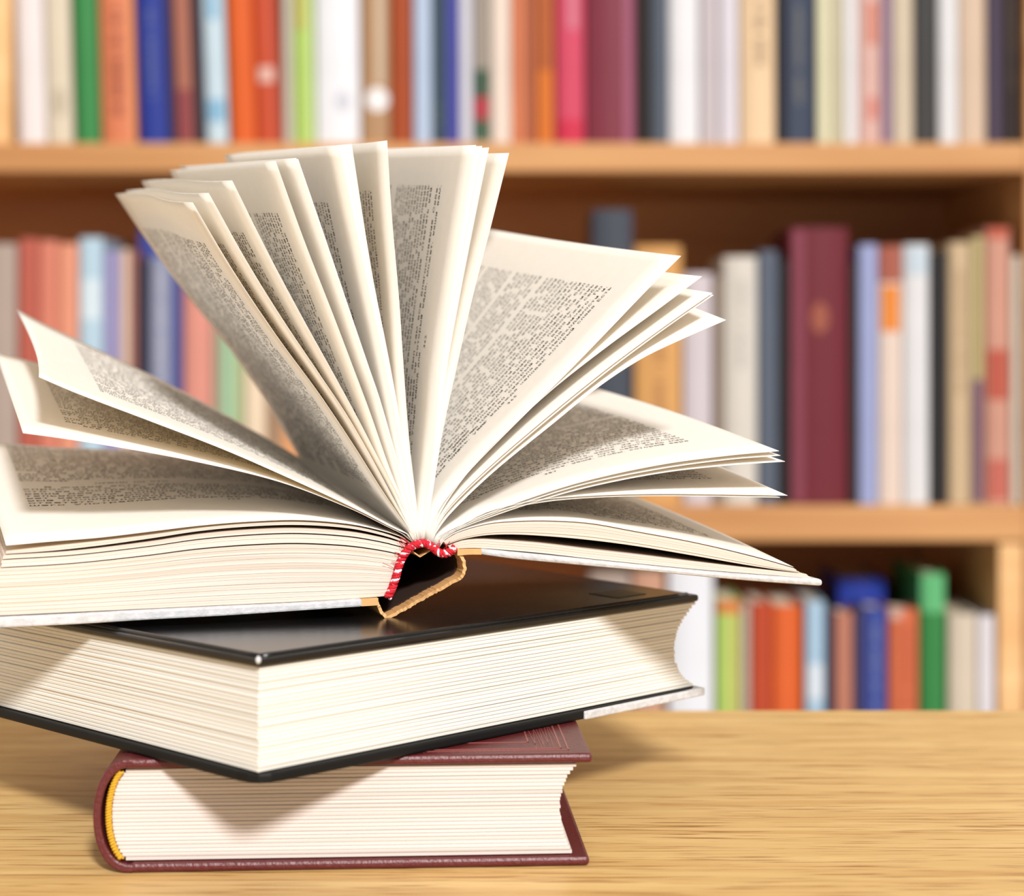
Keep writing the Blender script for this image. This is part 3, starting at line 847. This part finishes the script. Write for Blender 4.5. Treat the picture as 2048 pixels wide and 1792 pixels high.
T304 = [(l, True) for l in (
 'пример такой любви к ближнему и к истине', 'предложение на то, чтобы не быть ни в чем', 'преткновением ни для кого из братьев.',
 'потому что каждый из нас ищет не своего,', 'кудной причастный нашему выбору жизни', 'приглашенный на вечерю любви, чтобы все',
 'боль к брату была сильнее, чем всякая', 'лее эффективным было служение людям.', 'Для этого следует помнить, что сказано:', 'ищу для себя. И потому так я делаю все,',
 'что делаю на пользу другим, но не себе.', 'ляема на Пути, во всем и всегда, как я', 'угождаю всем во всем, ища пользы для', 'многих, чтобы они спаслись и жили.')]
T304 += [('   Если мы хотим сохранить свою любовь,', True), ('также иметь благодарный дух, то тогда', True), ('мы не будем употреблять то, что может', True), ('дать иное, что может привести к греху', True), ('блуждение.', False), (None, False)]
T304 += [('                НУЖНО ЛИ ЭТО', False), (None, False)]
T304 += [(l, True) for l in ('   В жизни есть время для выбора, как и', 'спрос на то, что необходимо людям; так', 'что на употребление спиртного не только', 'наши дни. Не только предложения убеди-', 'тельные для большинства; вообще людям',
 'нет необходимости. На следующий вопрос', 'ный лучший выбор. По крайней мере, мы', 'ответить положительно, что это нужно.', 'шего Употребление спиртных напитков')]

root_l, root_r = None, None
leaves = [
 # name, front edge from the spine outwards, back corner, print side, options
 ('p304', [(816, 1079), (770, 1063), (700, 1048), (600, 1040), (500, 1043), (400, 1051), (300, 1063), (200, 1075), (100, 1083), (12, 1091)], (-52, 882), -1, dict(dy=.172)),
 ('L2', [(819, 1075), (780, 1056), (700, 1017), (560, 964), (400, 925), (240, 895), (120, 876), (46, 866)], (-9, 704), -1, dict(dy=.172, rootz=.008)),
 ('L1', [(823, 1072), (790, 1058), (720, 1022), (600, 966), (450, 900), (300, 842), (150, 785), (78, 754)], (34, 619), -1, dict(dy=.172, wave=.002, hollow=-.004, rootz=.013)),
 ('A', [(826, 1072), (796, 1028), (763, 979), (707, 890), (640, 790), (552, 670), (464, 538), (385, 405)], (231, 388), 1, dict(rootz=.014, wave=-.0015, wave2=.0015)),
 ('B', [(827, 1071), (796, 1014), (747, 923), (696, 834), (640, 750), (566, 640), (493, 522), (417, 386)], (251, 381), 1, dict(wave=-.001, wave2=.0013)),
 ('C', [(828, 1070), (798, 998), (752, 908), (714, 834), (664, 742), (610, 645), (537, 508), (464, 361)], (283, 362), 1, dict(wave=-.001, wave2=.001)),
 ('D', [(830, 1070), (814, 1024), (778, 934), (740, 825), (702, 724), (669, 637), (607, 478), (551, 322)], (340, 341), 1, dict(wave=.0)),
 ('E', [(831, 1070), (812, 990), (783, 890), (756, 796), (734, 734), (698, 626), (648, 478), (592, 316)], (359, 333), 1, dict()),
 ('E2', [(832, 1070), (814, 990), (786, 890), (759, 796), (738, 735), (701, 626), (651, 478), (596, 318)], (366, 334), 1, dict()),
 ('F', [(834, 1069), (820, 985), (800, 880), (768, 720), (730, 541), (678, 291)], (449, 310), 1, dict()),
 ('G', [(835, 1069), (822, 985), (803, 880), (771, 720), (734, 541), (690, 290)], (462, 308), 1, dict()),
 ('G2', [(836, 1069), (823, 985), (805, 880), (774, 720), (739, 541), (697, 289)], (470, 307), 1, dict()),
 ('G3', [(837, 1069), (825, 985), (807, 880), (778, 720), (743, 541), (703, 288)], (478, 306), 1, dict()),
 ('H', [(839, 1069), (832, 1000), (818, 879), (806, 720), (798, 600), (783, 427), (774, 281)], (560, 305), 1, dict()),
 ('I', [(845, 1068), (851, 1030), (861, 955), (871, 860), (883, 735), (903, 595), (925, 455), (952, 290)], (700, 300), 1, dict()),
 ('J', [(846, 1068), (853, 1030), (864, 955), (875, 860), (888, 735), (911, 595), (936, 455), (964, 292)], (712, 303), 1, dict()),
 ('J2', [(847, 1068), (855, 1030), (867, 955), (879, 860), (894, 735), (919, 595), (946, 455), (978, 295)], (730, 308), 1, dict()),
 ('K', [(849, 1068), (858, 1030), (870, 955), (886, 860), (912, 740), (946, 590), (981, 455), (1018, 306)], (760, 312), 1, dict()),
 ('R1', [(860, 1069), (878, 1020), (910, 976), (950, 930), (1024, 855), (1135, 745), (1208, 670), (1300, 574), (1362, 512)], (974, 458), 1, dict(wave=-.001)),
 ('R2', [(863, 1070), (885, 1018), (932, 950), (987, 889), (1098, 785), (1208, 698), (1320, 616), (1404, 553)], (1030, 488), 1, dict(wave=-.0022)),
 ('R3', [(865, 1071), (890, 1024), (950, 960), (1061, 862), (1208, 742), (1330, 652), (1425, 586)], (1050, 505), 1, dict(wave=-.002)),
 ('R3b', [(866, 1071), (892, 1026), (953, 963), (1064, 866), (1210, 747), (1332, 656), (1427, 590)], (1056, 512), 1, dict(wave=-.002)),
 ('R4', [(868, 1072), (900, 1028), (987, 944), (1100, 852), (1197, 774), (1282, 718), (1356, 682), (1452, 640)], (1090, 520), 1, dict(wave=.002)),
 ('R5', [(874, 1075), (910, 1056), (950, 1038), (1061, 996), (1171, 962), (1319, 930), (1450, 912), (1558, 902)], (1196, 778), 1, dict(wave=.0012)),
 ('R5b', [(876, 1076), (912, 1058), (952, 1041), (1063, 1001), (1173, 968), (1321, 938), (1452, 920), (1561, 911)], (1204, 790), 1, dict()),
 ('R5c', [(878, 1077), (914, 1060), (954, 1044), (1065, 1006), (1175, 975), (1323, 946), (1454, 931), (1570, 923)], (1212, 800), 1, dict()),
 ('R6', [(882, 1078), (915, 1056), (975, 1024), (1073, 1001), (1171, 992), (1300, 988), (1450, 989), (1575, 991)], (1220, 850), 1, dict(wave=.001)),
 ('R6b', [(884, 1079), (917, 1058), (977, 1028), (1075, 1006), (1173, 996), (1300, 992), (1440, 993), (1560, 995)], (1224, 862), 1, dict()),
 ('R7', [(886, 1081), (915, 1064), (975, 1047), (1030, 1042), (1100, 1041), (1180, 1046), (1265, 1061), (1389, 1084), (1500, 1110), (1587, 1134)], (1222, 975), 1, dict(wave=.001)),
]
texts = {
 'p304': dict(lines=T304, folio='304', folio_pos=0.62, s_in=.11, s_out=.915, t_top=.965),
 'L2': dict(n=36, folio='306', folio_pos=0.66, t_top=.93, s_out=.88),
 'L1': dict(n=34, s_out=.83),
 'A': dict(n=38, s_out=.885), 'B': dict(n=38), 'C': dict(n=38), 'D': dict(n=38, s_out=.87), 'E2': dict(n=38), 'F': dict(n=36), 'G3': dict(n=37, s_out=.89),
 'H': dict(n=37, folio='358', folio_pos=.35, s_out=.88), 'I': dict(n=36, folio='362', folio_pos=.45, s_out=.90), 
 'R1': dict(n=37, folio='365', folio_pos=.42, s_out=.87), 'R2': dict(n=38, s_out=.88, last='                        нимется     СЛОВО'), 'R5': dict(n=35, folio='387', folio_pos=.4, s_out=.86),
 'R6': dict(n=36, folio='421', folio_pos=.22, s_out=.90), 'R7': dict(n=36, s_out=.88),
}
for name, fr, back, sgn, opt in leaves:
    x_, y_ = fr[0]
    fr = [(x_ + (846 - x_) * 0.2, y_ + (8 if name in ('p304', 'L2') else 15))] + fr
    lf = Leaf(fr, back, **opt)
    pg = build_leaf(lf)
    if name in texts:
        d = dict(texts[name])
        lines = d.pop('lines', None)
        if lines is None:
            rg = random.Random(name)
            lines = make_lines(d.pop('n'), 54, rg)
        last = d.pop('last', None)
        if last:
            lines[-1] = (last, False)
        else:
            pass
        pitch = 0.0042 if name == 'p304' else 0.0040
        print_page(pg, lf, sgn, lines, pitch=pitch * (29 / 30), size=0.0030, **d)
bpy.data.objects.remove(_fo)
bpy.data.curves.remove(_fc)

def solid(name, top, bot, avec, mat, parent, nseg=40, shift=0.0, v0=0.0, v1=1.0, trim=0.0, zback=0.0):
    """slab between two front-plane curves (spine to fore edge), run back along the spine"""
    t = catmull([FP(*p) for p in top], nseg) if not isinstance(top, np.ndarray) else top
    b = catmull([FP(*p) for p in bot], nseg) if not isinstance(bot, np.ndarray) else bot
    n = len(t)
    d = avec / np.linalg.norm(avec)
    t0, b0 = t + d * shift, b + d * shift
    t1, b1 = t + avec + np.array((0, 0, zback)), b + avec
    v = np.vstack([t0, b0, t1, b1])
    f = []
    for i in range(n - 1):
        f += [(i, i + 1, 2 * n + i + 1, 2 * n + i)[::-1], (n + i, n + i + 1, 3 * n + i + 1, 3 * n + i),
              (i, i + 1, n + i + 1, n + i), (2 * n + i, 2 * n + i + 1, 3 * n + i + 1, 3 * n + i)[::-1]]
    f += [(0, n, 3 * n, 2 * n), (n - 1, 2 * n - 1, 4 * n - 1, 3 * n - 1)[::-1]]
    L = np.concatenate([[0], np.cumsum(np.linalg.norm(np.diff(t, axis=0), axis=1))])
    uv = np.vstack([np.stack([L, np.full(n, v1)], 1), np.stack([L, np.full(n, v0)], 1), np.stack([L, np.full(n, v1 + .003)], 1), np.stack([L, np.full(n, v0 + .003)], 1)])
    return mesh_obj(name, v, f, mat, parent, OB, uvs=uv)

def block(top, bot, N, avec, jit=0.0003, gaps=(), v_th=0.02, rg=random.Random(3)):
    n = 48
    t = catmull([FP(*p) for p in top], n); b = catmull([FP(*p) for p in bot], n)
    for i in range(N):
        lo_, hi_ = i / N, (i + 1) / N
        bb = b + (t - b) * lo_
        tt = b + (t - b) * (hi_ - (0.05 / N if i not in gaps else 0.30 / N))
        # slightly uneven fore edge
        e = rg.uniform(-jit, jit)
        w = np.linspace(0, 1, n)[:, None] ** 6
        ud = (tt[-1] - tt[-2]); ud = ud / np.linalg.norm(ud)
        bb = bb + ud * e * w; tt = tt + ud * e * w
        solid('signature', tt, bb, avec, M['edge'], ob_root, shift=rg.uniform(-jit, jit) * 0.7, v0=v_th * lo_, v1=v_th * hi_)

A0 = AX * PH
# left: thick block, then the loose bundle over it
block([(812, 1088), (770, 1076), (700, 1063), (600, 1056), (500, 1059), (400, 1068), (300, 1083), (150, 1101), (8, 1110)],
      [(772, 1192), (735, 1195), (600, 1203), (450, 1210), (300, 1217), (150, 1224), (0, 1231), (-26, 1232)], 15, A0, gaps=(11, 13))
block([(814, 1083), (770, 1067), (700, 1052), (600, 1044), (500, 1047), (400, 1056), (300, 1070), (200, 1082), (100, 1093), (12, 1103)],
      [(812, 1086), (770, 1072), (700, 1057), (600, 1050), (500, 1053), (400, 1062), (300, 1077), (200, 1091), (100, 1102), (12, 1108)], 2, A0)
# right: two bundles
block([(887, 1083), (915, 1066), (975, 1049), (1030, 1044), (1100, 1043), (1180, 1048), (1265, 1063), (1389, 1086), (1500, 1112), (1587, 1136)],
      [(893, 1090), (920, 1080), (960, 1072), (1000, 1069), (1057, 1070), (1160, 1078), (1265, 1091), (1380, 1110), (1500, 1131), (1600, 1146)], 5, A0)
block([(896, 1092), (925, 1081), (960, 1078), (1000, 1080), (1080, 1086), (1178, 1098), (1265, 1108), (1389, 1123), (1500, 1136), (1612, 1148)],
      [(905, 1098), (930, 1096), (960, 1096), (1000, 1099), (1080, 1106), (1178, 1117), (1265, 1126), (1389, 1138), (1500, 1147), (1622, 1156)], 4, A0)
# cover boards
o = solid('cover_board', [(722, 1196), (600, 1204), (450, 1211), (300, 1218), (150, 1226), (0, 1233), (-50, 1235)],
          [(722, 1212), (600, 1220), (450, 1230), (300, 1238), (150, 1247), (0, 1254), (-50, 1256)], A0 * 1.02, M['board'], ob_root, shift=-0.0022)
bevel_mod(o, 0.0007)
o = solid('cover_board', [(958, 1096), (1016, 1102), (1099, 1110), (1265, 1127), (1400, 1140), (1514, 1149), (1640, 1157)],
          [(958, 1108), (1016, 1116), (1099, 1124), (1265, 1139), (1400, 1152), (1514, 1162), (1640, 1171)], A0 * 1.02, M['board'], ob_root, shift=-0.0022)
bevel_mod(o, 0.0009)
# kraft paper: strips over the board ends, loose spine, lining and the fold inside
solid('cover_joint', [(754, 1195), (738, 1196), (720, 1197)], [(754, 1209), (738, 1210), (720, 1211)], A0 * 1.02, M['kraft'], ob_root, nseg=6, shift=-0.0020)
solid('cover_joint', [(912, 1098), (935, 1097), (960, 1097)], [(912, 1110), (935, 1108), (960, 1108)], A0 * 1.02, M['kraft'], ob_root, nseg=6, shift=-0.0020)

def ribbon(name, pts, avec, th, mat, parent, n=40, shift=0.0, crumple=0.0, sharp=False):
    if sharp:
        P = []
        for a, b in zip(pts[:-1], pts[1:]):
            for t in np.linspace(0, 1, 8, endpoint=False):
                P.append(np.array(a) * (1 - t) + np.array(b) * t)
        P.append(np.array(pts[-1]))
        c = np.array([FP(*p) for p in P])
    else:
        c = catmull([FP(*p) for p in pts], n)
    T = np.gradient(c, axis=0)
    nn = np.cross(T, AX); nn /= np.linalg.norm(nn, axis=1)[:, None]
    rg = random.Random(name + str(len(pts)))
    jit = np.array([[rg.uniform(-crumple, crumple) for _ in range(3)] for _ in c])
    return solid(name, c + nn * th / 2 + jit, c - nn * th / 2 + jit, avec, mat, parent, shift=shift)
ribbon('loose_spine', [(750, 1197), (756, 1212), (764, 1226), (772, 1234), (790, 1227), (850, 1193), (905, 1163), (921, 1153), (927, 1140), (926, 1122), (919, 1108), (912, 1098)], A0, 0.0011, M['kraft'], ob_root, n=70, shift=-0.0012, crumple=0.00018)
ribbon('spine_shade_strip', [(760, 1212), (768, 1225), (776, 1229), (790, 1222), (850, 1188), (903, 1159), (916, 1150), (921, 1139), (920, 1122), (914, 1110)], A0 * 0.96, 0.0005, M['shade_in'], ob_root, n=60, shift=0.006)  # dark strip added so the hollow spine reads as deep shade
ribbon('spine_lining', [(778, 1190), (790, 1162), (801, 1125), (818, 1100), (845, 1089), (866, 1097), (882, 1108), (896, 1106), (908, 1098)], A0 * 0.99, 0.0006, M['kraft_in'], ob_root, shift=0.0012)
ribbon('paper_fold', [(822, 1100), (841, 1114), (864, 1100)], A0 * 0.9, 0.0004, M['kraft'], ob_root, sharp=True, shift=0.0006)

# red headband
hp = catmull([FP(*p) for p in ((774, 1194), (781, 1180), (789, 1158), (796, 1132), (803, 1115), (815, 1098), (832, 1088), (848, 1086), (862, 1093), (874, 1103), (886, 1107), (898, 1103), (908, 1096))], 150)
hp = hp - AX * 0.0012
hb = tube('headband', hp, 0.00105, M['red'], ob_root, OB)
Tn = np.gradient(hp, axis=0); Tn /= np.linalg.norm(Tn, axis=1)[:, None]
Bn = np.cross(Tn, AX); Bn /= np.linalg.norm(Bn, axis=1)[:, None]
for k_, (mt, rr, turn) in enumerate((('red', .00070, 11), ('fleck', .00066, 11), ('red', .00070, 11), ('red', .00060, -8), ('fleck', .00055, -8))):
    ang = np.linspace(0, 1, 150) * 2 * math.pi * turn + k_ * math.pi * 0.62 + 0.5 * np.sin(np.linspace(0, 19, 150) + k_)
    c = hp + 0.00085 * (np.cos(ang)[:, None] * Bn - np.sin(ang)[:, None] * AX)
    tube('thread', c, rr, M[mt], hb, OB, seg=6)
rg = random.Random(5)
for i in range(26):
    k_ = rg.randrange(40, 148)
    p0 = hp[k_]
    d = -Bn[k_] * 1.0
    if d[2] < 0: d = -d
    d = d + np.array((rg.uniform(-.8, .8), rg.uniform(-.3, .1), rg.uniform(-.2, .5)))
    l = rg.uniform(0.0018, 0.0040)
    pts = [p0 + d * l * t + np.array((0.0006 * math.sin(3 * t + i), 0, 0)) for t in np.linspace(0, 1, 6)]
    tube('loose_fibre', pts, 0.00010, M['red'], hb, OB, seg=4)
